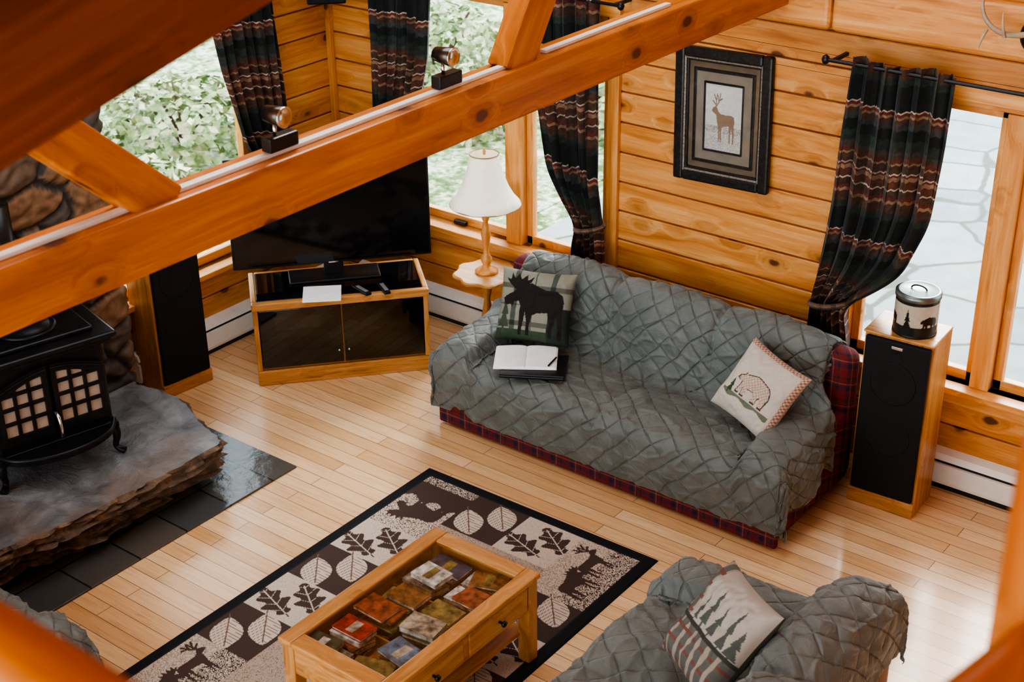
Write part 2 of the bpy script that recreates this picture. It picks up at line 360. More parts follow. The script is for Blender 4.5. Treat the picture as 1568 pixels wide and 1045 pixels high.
# shrubs outside the west / north-west windows
def shrub(loc,r,seed):
    e=group('garden_shrub',loc); rr=random.Random(seed); V=[];F=[]
    for _ in range(900):
        d=Vector((rr.gauss(0,1),rr.gauss(0,1),abs(rr.gauss(0,1))+.05)).normalized()*r*(.75+.3*rr.random()); d.z*=.8
        a=Vector((rr.uniform(-1,1),rr.uniform(-1,1),rr.uniform(-.6,.6))).normalized()*.07; b=d.normalized().cross(a).normalized()*.035
        i=len(V); V+= [d-a,d+b,d+a,d-b]; F.append((i,i+1,i+2,i+3))
    mk('foliage',V,F,leafM,e)
    for k in range(5): tube('stem',[(0,0,-.05),(.2*r*math.cos(k*1.3),.2*r*math.sin(k*1.3),.3*r),(.5*r*math.cos(k*1.3),.5*r*math.sin(k*1.3),.65*r)],.015,barkM,e)
g=G('shrub_leaves'); f=g.noise(g.obj(),6,3); g.set(Base_Color=g.ramp(f,[(.35,(.12,.20,.07)),(.5,(.30,.37,.18)),(.6,(.55,.54,.38)),(.7,(.50,.34,.30))]),Roughness=.7); leafM=g.m; barkM=simple('shrub_bark',(.12,.08,.05),.9)
for i,(x,y,r) in enumerate(((-9.4,7.0,.7),(-10.6,8.6,.8),(-8.6,8.4,.5),(-11.5,6.6,.8),(-8.9,10.6,.7),(-10.2,11.8,.9),(-7.6,11.5,.6))): shrub((x,y,-.3),r,i)

# ceiling beam truss
e=group('ceiling_beam'); obox('tie_beam',(-3.475,.2,2.56),(-3.475,W,2.56),.15,.2,beamM[0],e,.01)
obox('web_brace',(-3.475,2.70,2.63),(-3.475,2.12,3.16),.10,.15,beamM[0],e,.008)
obox('web_brace',(-3.475,4.45,2.63),(-3.475,4.98,3.45),.10,.17,beamM[0],e,.008)
box('track_rail',(-3.475,2.0,2.66),(-3.445,4.42,2.675),white,e,.002); box('track_rail_far',(-3.475,4.66,2.66),(-3.445,5.6,2.675),white,e,.002)
e=group('roof_rafter'); obox('rafter_timber',(-2.05,.55,3.44),(-2.05,3.2,4.08),.16,.20,oldfir,e,.012)
e=group('roof_rafter'); obox('rafter_upper',(-2.35,.6,4.05),(-2.35,3.0,4.20),.5,.5,oldfir,e,.012)
spotm=simple('spot_gunmetal',(.12,.11,.10),.25,.9)
for y in (3.2,4.06):
    e=group('track_spotlight',(-3.46,y,2.676))
    box('adapter',(-.024,-.065,0),(.024,.065,.05),black,e,.006); lathe('stem',[(.007,.045),(.007,.09)],chrome,e,(0,-.02,0),12)
    lathe('head',[(.016,-.045),(.027,-.042),(.032,0),(.035,.035),(.032,.040),(.028,.034)],spotm,e,(.01,-.02,.12),24,axis=0)
    lathe('bulb_ring',[(.028,.030),(.034,.040),(.037,.042),(.034,.046),(.022,.036)],chrome,e,(.01,-.02,.12),24,axis=0)

# loft + railing
e=group('loft_floor'); box('loft_slab',(-2.6,-2.,2.55),(3.2,.62,2.75),pine[0],e,.01); box('loft_bay',(-.45,.62,2.55),(3.2,1.5,2.75),pine[0],e,.01)
e=group('loft_railing')
lathe('top_rail',[(.045,-2.55),(.048,-1),(.045,.9)],beamM[0],e,(0,.535,3.46),28,axis=0)
box('newel_post',(-.385,1.32,2.75),(-.245,1.46,3.54),beamM[2],e,.015)
for x in (-2.4,-2.0,-1.6,-1.2): lathe('baluster',[(.022,2.75),(.026,3.1),(.022,3.42)],beamM[2],e,(x,.535,0),16)
tube('side_rail',[(-.30,1.36,3.30),(-.38,1.1,3.27),(-.35,.8,3.36),(-.34,.535,3.46)],.045,beamM[1],e)

# ------------------------------------------------------------------ curtains
def curtain(name,axis,c,keys,n=7,amp=.028,tie=None,seed=0,rod=None):
    """keys: (z,a0,a1)"""
    keys=sorted(keys,reverse=True); zs=np.linspace(keys[0][0],keys[-1][0],90); S=np.linspace(0,1,160)
    kz=np.array([k[0] for k in keys])[::-1]
    def sm(i):
        v=np.array([k[i] for k in keys])[::-1]; r=np.interp(zs,kz,v); k=np.ones(7)/7; rp=np.pad(r,3,'edge'); return np.convolve(rp,k,'valid')
    A0,A1=sm(1),sm(2); w0=abs(keys[0][2]-keys[0][1]); P=np.zeros((len(zs),len(S),3)); UV=np.zeros((len(zs),len(S),2))
    for j,z in enumerate(zs):
        wd=abs(A1[j]-A0[j]); am=amp*min(1.7,(w0/max(wd,.05))**.5)
        ph=S*2*np.pi*n+.5*np.sin(z*3+seed)
        wv=np.sin(ph)+.35*np.sin(ph*.5+seed+z)+.2*np.sin(ph*2.3+z*4)
        a=A0[j]+(A1[j]-A0[j])*S+.25*wd/n*np.sin(ph*2)*.3; d=-am*wv-.03
        P[j,:,0]=a if axis=='y' else c-d*1; P[j,:,1]=c+d if axis=='y' else a; P[j,:,2]=z+.012*np.sin(S*9+seed)
        UV[j,:,0]=S*w0*2.1; UV[j,:,1]=z+.10*(S-.5)*(1-min(1,wd/w0))*3
    e=group(name); o=gridmesh('cloth',P,curtM,e,UV=UV)
    ze=keys[0][0]-.03; a0,a1=min(keys[0][1:]),max(keys[0][1:])
    rp=[(a,ze) for a in (rod or (a0-.14,a1+.14))]
    pt=[(a,c-.035,z) if axis=='y' else (c+.035,a,z) for a,z in rp]
    tube('curtain_rod',pt,.010,black,e)
    for p in pt:
        lathe('finial',[(.004,-.025),(.016,-.016),(.021,0),(.016,.016),(.004,.025)],black,e,p,16)
        if axis=='y': box('rod_bracket',(p[0]+.03 if p is pt[0] else p[0]-.05,p[1],p[2]-.01),(p[0]+.05 if p is pt[0] else p[0]-.03,W,p[2]+.01),black,e)
        else: box('rod_bracket',(X0,p[1]+.03 if p is pt[0] else p[1]-.05,p[2]-.01),(p[0],p[1]+.05 if p is pt[0] else p[1]-.03,p[2]+.01),black,e)
    if tie:
        z,a,b=tie; L=np.linspace(0,2*np.pi,30)
        pts=[((a+b)/2+(b-a)/2*1.15*math.cos(t),c-.035+.075*math.sin(t),z+.02*math.cos(t)) if axis=='y' else (c+.035-.075*math.sin(t),(a+b)/2+(b-a)/2*1.15*math.cos(t),z+.02*math.cos(t)) for t in L]
        tube('tieback',pts,.016,curtM,e)
    return e
curtain('curtain','y',W-.12,[(2.27,-3.00,-2.47),(1.9,-3.02,-2.48),(1.5,-3.04,-2.51),(1.2,-3.07,-2.62),(1.05,-3.09,-2.78),(.95,-3.09,-2.92),(.8,-3.10,-2.88),(.45,-3.10,-2.84)],6,tie=(.95,-3.09,-2.92),seed=1,rod=(-3.14,-1.05))
curtain('curtain','y',W-.12,[(2.36,-4.98,-4.50),(1.8,-4.95,-4.50),(1.3,-4.86,-4.50),(1.1,-4.72,-4.48),(1.0,-4.62,-4.47),(.9,-4.66,-4.46),(.5,-4.68,-4.44)],6,tie=(1.0,-4.62,-4.47),seed=2)
curtain('curtain','y',W-.12,[(2.36,-6.22,-5.72),(1.8,-6.22,-5.76),(1.3,-6.22,-5.9),(1.05,-6.2,-6.05),(.9,-6.22,-6.02),(.5,-6.22,-5.98)],6,tie=(1.05,-6.2,-6.05),seed=3)
curtain('curtain','x',X0+.12,[(2.28,5.60,6.12),(1.8,5.66,6.14),(1.3,5.78,6.16),(1.05,5.98,6.16),(.9,5.95,6.17),(.5,5.93,6.18)],6,tie=(1.05,5.98,6.16),seed=4)

# ------------------------------------------------------------------ stone chimney / hearth
def stonegrid():
    path=[]; 
    for y in np.linspace(1.4,4.60,230): path.append((-6.42,y,1,0))
    for x in np.linspace(-6.43,-6.70,24): path.append((x,4.61,0,1))
    zs=np.linspace(0,TOP,370); P=np.zeros((len(zs),len(path),3)); C=np.zeros_like(P)
    pal=[(.20,.13,.085),(.13,.10,.08),(.26,.19,.13),(.10,.075,.06),(.30,.17,.09)]
    for j,z in enumerate(zs):
        for i,(x,y,nx,ny) in enumerate(path):
            s=i*.0139; q=Vector((s*3.4,z*5.2,0)); q=q+Vector((noise.noise(q*1.3),noise.noise(q*1.3+Vector((9,0,0))),0))*.25
            d,p=noise.voronoi(q); e=d[1]-d[0]; k=min(1,e/.22); h=.055*(1-(1-k)**2)+.02*noise.noise(q*4)
            P[j,i]=(x+nx*h,y+ny*h,z); r=(math.sin(p[0].x*12.9+p[0].y*78.2)*43758.5)%1
            c=pal[int(r*5)%5] if e>.07 else (.09,.08,.075); C[j,i]=np.array(c)*(.8+.4*noise.noise(q*7))
    e=group('stone_chimney'); gridmesh('stonework',P,stoneM,e,C=C); box('core',(X0+.02,1.4,0),(-6.44,4.58,TOP),simple('mortar',(.12,.11,.10),.9),e,0)
stonegrid()
def slatey(name,base,hi,lo,sc=6,rough=.6):
    g=G(name); f=g.noise(g.obj(),sc,7,.65,.4); f2=g.noise(g.obj(),1.6,3)
    col=g.mix(g.mr(f2,.55,.70,0,.5),g.ramp(f,[(.3,lo),(.5,base),(.7,hi)]),(.20,.13,.085)); g.bump(f,.8,.03)
    return g.set(Base_Color=col,Roughness=rough)
slab=slatey('hearth_slate',(.17,.175,.18),(.28,.285,.29),(.085,.085,.087),rough=.42); rock=slatey('ledge_rock',(.14,.10,.07),(.36,.23,.13),(.035,.026,.02),12,.75)
def rough_slab(name,pts,z0,z1,mat,parent,amp=.02,layers=5,seed=0,topmat=None):
    out=[]
    for a,b in zip(pts,pts[1:]+pts[:1]):
        n=max(2,int(math.dist(a,b)/.018))
        for i in range(n): t=i/n; out.append((a[0]+(b[0]-a[0])*t,a[1]+(b[1]-a[1])*t))
    cx=sum(p[0] for p in out)/len(out);cy=sum(p[1] for p in out)/len(out); N=len(out);V=[];F=[]
    rr=random.Random(seed); offs=[rr.uniform(-1,1)*amp*.7 for _ in range(layers)]; offs[0]=-.01
    for l in range(layers):
        z=z1+(z0-z1)*l/(layers-1)
        for x,y in out:
            nrm=Vector((x-cx,y-cy,0)).normalized()
            cell=noise.cell(Vector((x*9+l*.37,y*9,l*1.7+seed)))-.5
            h=amp*2.4*noise.noise(Vector((x*3,y*3,seed)))+amp*1.1*noise.noise(Vector((x*13,y*13,z*60+seed)))+amp*.8*cell*(0 if l==0 else 1)+offs[l]
            if x<-6.28: h=0
            V.append((x+nrm.x*h,y+nrm.y*h,max(.016,z+(.012*noise.noise(Vector((x*9,y*9,seed+5+l))) if l else 0))))
    for l in range(layers-1):
        for i in range(N): F.append((l*N+i,(l+1)*N+i,(l+1)*N+(i+1)%N,l*N+(i+1)%N))
    F.append(tuple(range(N))); F.append(tuple((layers-1)*N+i for i in range(N))[::-1])
    o=mk(name,V,F,[mat,topmat or mat],parent); o.data.polygons[len(F)-2].material_index=1
    return o
e=group('hearth')
rough_slab('hearth_top',[(-6.30,2.2),(-5.50,2.2),(-5.45,3.1),(-5.40,3.7),(-5.36,4.10),(-5.38,4.42),(-5.85,4.52),(-6.30,4.54)],.20,.30,rock,e,.026,9,1,slab)
rough_slab('hearth_ledge',[(-6.30,2.2),(-5.55,2.2),(-5.52,3.1),(-5.46,3.7),(-5.44,4.36),(-6.30,4.48)],.10,.21,rock,e,.035,9,5)
rough_slab('hearth_base',[(-6.30,2.2),(-5.60,2.2),(-5.58,3.1),(-5.54,3.7),(-5.54,4.32),(-6.30,4.44)],.018,.11,rock,e,.035,7,9)
g=G('slate_tile'); br=g.n('ShaderNodeTexBrick'); br.offset=0; g.put(br.inputs['Vector'],g.obj())
for k,v in (('Scale',1.),('Brick Width',.305),('Row Height',.305),('Mortar Size',.006)): br.inputs[k].default_value=v
br.inputs['Color1'].default_value=(.07,.085,.09,1);br.inputs['Color2'].default_value=(.13,.11,.09,1);br.inputs['Mortar'].default_value=(.03,.03,.03,1)
g.set(Base_Color=br.outputs[0],Roughness=.18); g.bump(g.noise(g.obj(),14,4),.3,.01)
box('slate_hearth_pad',(-6.33,2.0,0),(-5.24,4.76,.012),g.m,None,.003)
# wood stove
e=group('wood_stove',(-6.03,3.74,.30),math.radians(-14))
box('firebox',(-.22,-.31,.16),(.21,.31,.66),iron,e,.03,4); box('bottom_skirt',(-.24,-.33,.13),(.23,.33,.19),iron,e,.02,3)
box('top_plate',(-.27,-.37,.68),(.27,.37,.715),iron,e,.015,3); box('top_cornice',(-.245,-.345,.65),(.245,.345,.685),iron,e,.012,3)
box('upper_tier',(-.2,-.28,.715),(.19,.28,.74),iron,e,.015,3)
lathe('griddle_lid',[(.15,.735),(.155,.75),(.14,.757),(.125,.752),(.12,.765),(.02,.77),(.001,.77)],iron,e,(.0,0,0),40); lathe('flue_collar',[(.085,.74),(.085,.80),(.095,.81),(.095,.83),(.08,.83)],iron,e,(-.17,0,0),32)
lathe('flue_pipe',[(.078,.82),(.078,1.35)],black,e,(-.17,0,0),32)
V=[];N=24
for z in (.155,.185):
    for i in range(N+1):
        t=i/N; y=-.30+.60*t; V.append((.20+.17*abs(math.sin(math.pi*t))**.45,y,z))
    V.append((.18,.30,z)); V.append((.18,-.30,z))
M_=N+3; F=[tuple(range(M_))[::-1],tuple(M_+i for i in range(M_))]+[(i,(i+1)%M_,M_+(i+1)%M_,M_+i) for i in range(M_)]
mk('ash_lip',V,F,iron,e); tube('lip_rim',[(.20+.175*abs(math.sin(math.pi*i/16))**.45,-.31+.62*i/16,.19) for i in range(17)],.012,iron,e)
for sx,sy in ((.2,.29),(.2,-.29),(-.2,.29),(-.2,-.29)):
    s=1 if sx>0 else -1;t=1 if sy>0 else -1
    tube('cabriole_leg',[(sx-.02*s,sy,.17),(sx+.03*s,sy+.03*t,.12),(sx,sy,.05),(sx+.01*s,sy+.01*t,.02),(sx+.045*s,sy+.04*t,.012)],.02,iron,e,rs=[1.5,1.2,.7,.8,1.])
reflpane=simple('stove_glass_painted_reflection',(.44,.35,.27),.12)  # light tan painted in for window reflections on the dark panes
for side in (-1,1):
    yc=side*.145; hw=.135
    arch=lambda y:.50+.075*math.cos((y+side*.0)/.29*math.pi*.5) 
    V=[];F=[];n=16
    pts_o=[(yc-hw,.24),(yc+hw,.24)]+[(yc+hw-2*hw*i/n,arch(yc+hw-2*hw*i/n)+.045) for i in range(n+1)]
    k=.80; pts_i=[(yc-hw*k,.285),(yc+hw*k,.285)]+[(yc+(hw-2*hw*i/n)*k,arch(yc+hw-2*hw*i/n)-.0) for i in range(n+1)]
    m=len(pts_o)
    for xx in (.205,.235):
        for p in pts_o: V.append((xx,*p))
        for p in pts_i: V.append((xx,*p))
    for i in range(m):
        j=(i+1)%m
        F+=[(2*m+i,2*m+j,3*m+j,3*m+i),(i,j,2*m+j,2*m+i),(m+i,m+j,3*m+j,3*m+i)]
    mk('door_frame',V,F,iron,e)
    mk('door_glass',[(.218,*p) for p in pts_i],[tuple(range(m))],reflpane,e)
    for q in (-.28,.28): box('muntin_v',(.216,yc+q*hw-.009,.28),(.232,yc+q*hw+.009,arch(yc+q*hw)+.01),iron,e,.002)
    for zz in (.36,.44,.515): box('muntin_h',(.216,yc-hw*k,zz-.009),(.232,yc+hw*k,zz+.009),iron,e,.002)
    tube('door_arch_bead',[(.238,yc+hw-2*hw*i/8,arch(yc+hw-2*hw*i/8)+.028) for i in range(9)],.006,iron,e)
tube('door_handle',[(.24,.0,.36),(.29,.0,.36),(.30,.0,.30),(.29,.0,.24)],.009,chrome,e)
e=group('firewood_log'); obox('split_log',(-5.66,2.75,.355),(-5.60,3.12,.355),.11,.1,wood('log_bark',0,(.2,.1,.04),(.42,.24,.1),(.6,.38,.18)),e,.02)

# ------------------------------------------------------------------ rug
RX,RY=1.49,2.34; nx,ny=360,560
xs=np.linspace(0,RX,nx);ys=np.linspace(0,RY,ny);X,Y=np.meshgrid(xs,ys)
beige=np.array((.50,.41,.33)); cream=np.array((.66,.58,.49)); brown=np.array((.085,.055,.045)); blk=np.array((.010,.013,.015))
C=np.zeros((ny,nx,3)); C[:]=beige
sp=rng.rand(ny,nx); C[sp<.35]=beige*.78
C[sp<.08]=brown*2.2
b=.07; cw=(RX-2*b)/4; ch=.30
def panel(cx0,cy0,w,h,kind,rev=0):
    m=(X>=cx0)&(X<cx0+w)&(Y>=cy0)&(Y<cy0+h); cx,cy=cx0+w/2,cy0+h/2
    if kind=='oval':
        C[m]=brown
        for s in (-1,1): leaf(C,X,Y,cream,cx+s*.062,cy-s*.062,.235,.155,math.radians(50),'oval',brown*2.5)
    elif kind=='oak':
        C[m]=cream; C[m&(sp<.25)]=cream*.8
        for s in (-1,1): leaf(C,X,Y,brown,cx+s*.062,cy-s*.058,.25,.16,math.radians(205+s*8),'oak',cream)
    elif kind=='moose':
        C[m]=brown; lo=m&(Y-cy0>h*.42+.02*np.sin(X*40)); C[lo]=cream; C[lo&(sp<.3)]=brown*1.5
        C[m&(Y-cy0<.06)&(sp<.45)]=cream
        moose(C,X,Y,brown,cx,cy+.03,w*.95,h*.62,rot=(math.pi if rev else 0))
    elif kind=='deer':
        C[m]=cream; C[m&(sp<.4)]=beige*.7; up=m&(X-cx0>w*.55+.02*np.sin(Y*30)); C[up&(sp<.5)]=brown
        moose(C,X,Y,brown,cx+.02,cy+.08,h*.5,w*.62,rot=math.radians(90)); deer(C,X,Y,brown,cx-.03,cy-.10,h*.5,w*.75,rot=math.radians(90),lw=.006)
xL,xR=b,RX-b-cw
panel(xL,b,cw,.5,'moose',0); panel(xL+cw,b,cw,.33,'oval'); panel(xL+2*cw,b,cw,.33,'oak'); panel(xR,b,cw,.5,'deer')
for i in range(4):
    panel(xL,b+.5+ch*i,cw,ch,'oak' if i%2==0 else 'oval'); panel(xR,b+.5+ch*i,cw,ch,'oval' if i%2==0 else 'oak')
panel(xL,RY-b-.5,cw,.5,'deer'); panel(xR,RY-b-.5,cw,.5,'moose'); panel(xL+cw,RY-b-.33,cw,.33,'oak'); panel(xL+2*cw,RY-b-.33,cw,.33,'oval')
bd=(X<b)|(X>RX-b)|(Y<b)|(Y>RY-b); C[bd]=blk
fl=(np.minimum.reduce([X,RX-X,Y,RY-Y])>b*.85)&bd; C[fl]=blk*2
P=np.stack([X,-Y,.009+.001*np.sin(X*9)*np.sin(Y*7)],-1)
ed=np.minimum.reduce([X,RX-X,Y,RY-Y]); P[...,2]=np.where(ed<.006,.001,P[...,2])
e=group('area_rug',(-4.645,5.195,0.),math.radians(.6)); gridmesh('pile',P,rugM,e,C=C)

# ------------------------------------------------------------------ sofas
def catmull(K,t):
    K=np.array(K);n=len(K);i=np.clip(np.floor(t).astype(int),0,n-2);f=(t-i)[:,None]
    p0=K[np.clip(i-1,0,n-1)];p1=K[i];p2=K[i+1];p3=K[np.clip(i+2,0,n-1)]
    return .5*((2*p1)+(-p0+p2)*f+(2*p0-5*p1+4*p2-p3)*f**2+(-p0+3*p1-3*p2+p3)*f**3)
SK=[(.010,.10),(-.010,.22),(-.02,.37),(.03,.445),(.20,.465),(.40,.445),(.555,.42),(.60,.49),(.645,.66),(.69,.83),(.77,.905),(.86,.90),(.935,.80),(.95,.56)]
AK=[(.02,.11),(.0,.24),(-.01,.44),(.03,.53),(.14,.565),(.34,.575),(.50,.58),(.60,.62),(.66,.72),(.70,.84),(.78,.90),(.86,.89),(.935,.80),(.95,.56)]
def sofa(name,loc,rz,L,nseat,nback,ds=1.,hs=1.,aw=.25,dropL=.2,dropR=1.,seed=0,frame=redplaid,puff=1.,bi=.08,res=.0085,fs=0.,hem0=.13):
    e=group(name,loc,rz)
    nt=300; t=np.linspace(0,len(SK)-1,nt)
    S=catmull(SK,t);A=catmull(AK,t)
    dl=.30;dr=.46
    na=int((L+dl+dr)/res); a=np.linspace(-dl,L+dr,na)
    P=np.zeros((nt,na,3)); v=np.concatenate([[0],np.cumsum(np.hypot(*np.diff(S,axis=0).T))])
    disp=np.zeros((nt,na)); wb=np.clip((t-6.8)/1.4,0,1); wb=wb*wb*(3-2*wb)
    for i,ai in enumerate(a):
        x=min(max(ai,0),L); xc=x; de=min(x,L-x); w=1-min(1,max(0,(de-(aw-.05))/.08)); w=w*w*(3-2*w)
        prof=S*(1-w)+A*w; y=prof[:,0].copy()*ds; z=prof[:,1].copy()*hs
        if de<aw: 
            r=(de/aw-.5)*2; top=np.clip((t-2.0)/1.5,0,1)*np.clip((8.0-t)/1.5,0,1); z-=.05*(abs(r)**3)*top*hs
        x=x+wb*bi*(1-2*x/L)
        if ai<0 or ai>L:
            dd=-ai if ai<0 else ai-L; s=dd/(dl if ai<0 else dr); dropamt=dropL if ai<0 else dropR
            hemz=hem0+.10*np.clip(t-1,0,4)/4+.035*np.sin(t*2.2+seed)
            hemz=np.minimum(hemz,z-.02)
            z2=z+(hemz-z)*s*dropamt
            z2=z2*(1-wb)+wb*(z-.10*s)
            bul=.03*math.sin(min(1,s*2)*math.pi/2)+.025*s*np.sin(t*2.6+seed)
            z=z2; x=x+(-1 if ai<0 else 1)*bul*(1-wb*.5)
        xi=(xc-aw)/(L-2*aw)
        if 0<xi<1:
            cs=abs(math.sin(math.pi*xi*nseat))
            sm=np.clip((t-1)/2,0,1)*np.clip((6.5-t)/1.,0,1); disp[:,i]+=.035*puff*(cs**.3-.75)*sm
        cb=abs(math.sin(math.pi*min(max(xc/L,0),1)*nback))
        bm_=np.clip((t-7)/1.2,0,1)*np.clip((12.0-t)/1.5,0,1); disp[:,i]+=.05*puff*(cb**.3-.72)*bm_
        z=z-.035*puff*(1-cb**.35)*bm_
        P[:,i,0]=x;P[:,i,1]=y;P[:,i,2]=z
    def normals():
        du=np.gradient(P,axis=1);dv=np.gradient(P,axis=0);N=np.cross(du,dv);N/=np.linalg.norm(N,axis=-1,keepdims=True)+1e-9;return N
    N=normals()
    U=np.broadcast_to(a[None,:],(nt,na));Vv=np.broadcast_to(v[:,None],(nt,na)); per=.150
    wob=np.zeros((nt,na));wr=np.zeros((nt,na));cr=np.zeros((nt,na))
    for j in range(nt):
        for i in range(na):
            wo=noise.noise(Vector((a[i]*2.6,v[j]*2.6,seed))); wob[j,i]=wo
            wr[j,i]=noise.noise(Vector((a[i]*17+wo*3,v[j]*11,seed+4)))
            cr[j,i]=noise.noise(Vector((a[i]*5+v[j]*3+wo,v[j]*9-a[i]*3,seed+9)))
    ridge=np.clip(1-np.abs(cr)*7,0,1)
    u1=(U+Vv+wob*.07)/per;u2=(U-Vv+cr*.02+wob*.05)/per
    s1=np.abs(np.sin(np.pi*u1));s2=np.abs(np.sin(np.pi*u2)); q=np.minimum(s1,s2)**.45
    P=P+N*(disp+.0085*q-.007+.012*wob+.007*wr+.009*ridge)[...,None]
    P[...,2]=np.maximum(P[...,2],.03)
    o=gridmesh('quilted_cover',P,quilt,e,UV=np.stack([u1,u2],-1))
    md=o.modifiers.new('s','SOLIDIFY');md.thickness=.006;md.offset=-1
    box('base',(.03,.06*ds,.03),(L-.03,.90*ds,.28*hs),frame,e,.02,3); 
    for nm,x0,x1 in (('arm_left',.0+fs,aw-.04-fs),('arm_right',L-aw+.04+fs,L-fs)): box(nm,(x0,.03*ds+fs,.03),(x1,.90*ds,.51*hs-fs),frame,e,.05,4,smooth=True)
    box('backrest',(-.005+fs*2,.745*ds+fs,.05),(L+.005-fs*2,.925*ds-fs,.84*hs-fs*2),frame,e,.07,5,smooth=True)
    box('skirt',(.0,.02*ds+fs,.012),(L,.06*ds+fs,.15),frame,e,.01)
    for xx in (.08,L-.08):
        for yy in (.1,.85): box('foot',(xx-.03,yy*ds-.03,0),(xx+.03,yy*ds+.03,.04),oak[2],e)
    return e
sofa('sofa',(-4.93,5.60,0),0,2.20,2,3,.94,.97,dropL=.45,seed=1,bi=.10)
leather=simple('brown_leather',(.16,.06,.03),.4)
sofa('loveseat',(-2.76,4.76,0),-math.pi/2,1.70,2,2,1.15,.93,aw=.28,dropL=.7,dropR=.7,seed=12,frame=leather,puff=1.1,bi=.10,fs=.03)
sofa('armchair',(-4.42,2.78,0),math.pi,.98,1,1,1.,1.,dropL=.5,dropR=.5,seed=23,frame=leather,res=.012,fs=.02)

# ------------------------------------------------------------------ pillows
def pillow(name,loc,rot,w,h,T,paintf,back=(.1,.1,.08),seed=0):
    n=130; s=np.linspace(-1,1,n); A,B=np.meshgrid(s,s)
    px=A*w/2*(1-.07*(1-B*B)*np.abs(A)**2); py=B*h/2*(1-.07*(1-A*A)*np.abs(B)**2)
    z=T/2*np.clip((1-A**4)*(1-B**4),0,1)**.5
    wn=np.array([[noise.noise(Vector((x*2.5,y*2.5,seed)))+.35*noise.noise(Vector((x*8,y*8,seed))) for x in s] for y in s]); z=z*(1+.25*wn)
    X=(A+1)/2;Y=(B+1)/2; C=np.zeros((n,n,3)); paintf(C,X,Y)
    e=group(name,loc); e.rotation_euler=rot
    gridmesh('front',np.stack([px,py,z],-1),printM,e,C=C); Cb=np.zeros((n,n,3));Cb[:]=back
    gridmesh('back',np.stack([px[:,::-1],py,-z*.8],-1),printM,e,C=Cb)
    return e
def p_moose(C,X,Y):
    C[:]=(.27,.27,.21); 
    for k,w in ((.25,.07),(.5,.02),(.75,.07)): C[np.abs(X-k)<w/2]=(.08,.10,.08); C[np.abs(Y-k)<w/2]*=.45
    C[Y<.16]=(.05,.075,.04); C[(Y<.5)&(X>.72)]=(.025,.04,.03)
    C[inpoly(X,Y,place(TREE,.12,.35,.25,.55))]=(.06,.08,.05)
    moose(C,X,Y,(.018,.012,.01),.52,.50,.92,.88)
def p_bear(C,X,Y):
    C[:]=(.56,.51,.44); ed=np.minimum.reduce([X,1-X,Y,1-Y])
    chk=((np.floor(X*40)+np.floor(Y*40))%2==0); m=(ed<.06)&((Y>.93)|(X>.93)); C[m]=(.36,.17,.12); C[m&chk]=(.60,.50,.40)
    ol=inpoly(X,Y,place(BEAR,.5,.52,.58,.44)); il=inpoly(X,Y,place(BEAR,.5,.52,.54,.39)); C[ol]=(.10,.06,.04); C[il]=(.60,.50,.41); C[il&chk]=(.45,.32,.25)
    m=(Y<.30)&(Y>.25+.02*np.sin(X*20))&(ed>.1); C[m]=(.16,.18,.12); C[inpoly(X,Y,place(TREE,.2,.36,.14,.22))]=(.05,.08,.04)
def p_mix(C,X,Y):
    C[:]=(.42,.38,.33); m=(Y<.42)|(X<.2); C[m]=(.13,.13,.115)
    for k in np.arange(.05,1,.14): C[m&(np.abs(X-k)<.022)]=(.34,.30,.25); C[m&(np.abs(Y-k)<.018)]=(.20,.08,.06)
    for cx,cy,h in ((.45,.62,.45),(.62,.58,.36),(.80,.60,.5),(.93,.55,.34),(.32,.55,.3)): C[inpoly(X,Y,place(TREE,cx,cy,.17,h))]=(.09,.105,.09)
    C[(Y<.44)&(Y>.40)]=(.05,.05,.045)
R=math.radians
def prot(zr,xr,rr): return (Matrix.Rotation(R(zr),3,'Z')@Matrix.Rotation(R(xr),3,'X')@Matrix.Rotation(R(rr),3,'Z')).to_euler()
pillow('moose_throw_pillow',(-4.53,6.03,.70),prot(20,62,0),.44,.42,.15,p_moose,seed=1)
pillow('bear_throw_pillow',(-3.06,5.98,.66),prot(-8,56,-14),.41,.41,.14,p_bear,(.4,.3,.2),seed=2)
pillow('plaid_throw_pillow',(-2.19,4.10,.70),prot(-42,48,8),.46,.46,.17,p_mix,seed=5)
# laptop & papers
e=group('laptop',(-4.34,5.76,.478),R(30)); box('laptop_base',(-.18,-.13,0),(.18,.13,.018),black,e,.006); box('laptop_lid',(-.18,-.13,.019),(.18,.13,.028),black,e,.005)
e=group('open_notebook',(-4.42,5.79,.507),R(34)); box('cover',(-.175,-.14,0),(.175,.13,.006),paper,e,.002)
for sx in (-1,1):
    V=[];F=[];n=12
    for i in range(n+1):
        x=sx*(.001+.165*i/n); z=.013+.007*math.sin(math.pi*(i/n)**.6)
        V+=[(x,-.13,z),(x,.12,z),(x,-.13,.006),(x,.12,.006)]
    for i in range(n): b_=4*i; F+=[(b_,b_+1,b_+5,b_+4),(b_,b_+4,b_+6,b_+2),(b_+1,b_+3,b_+7,b_+5)]
    F+=[(4*n,4*n+1,4*n+3,4*n+2)]
    mk('pages',V,F,paper,e,False)
tube('pen',[(.13,-.13,.024),(.17,-.03,.024)],.005,black,e)

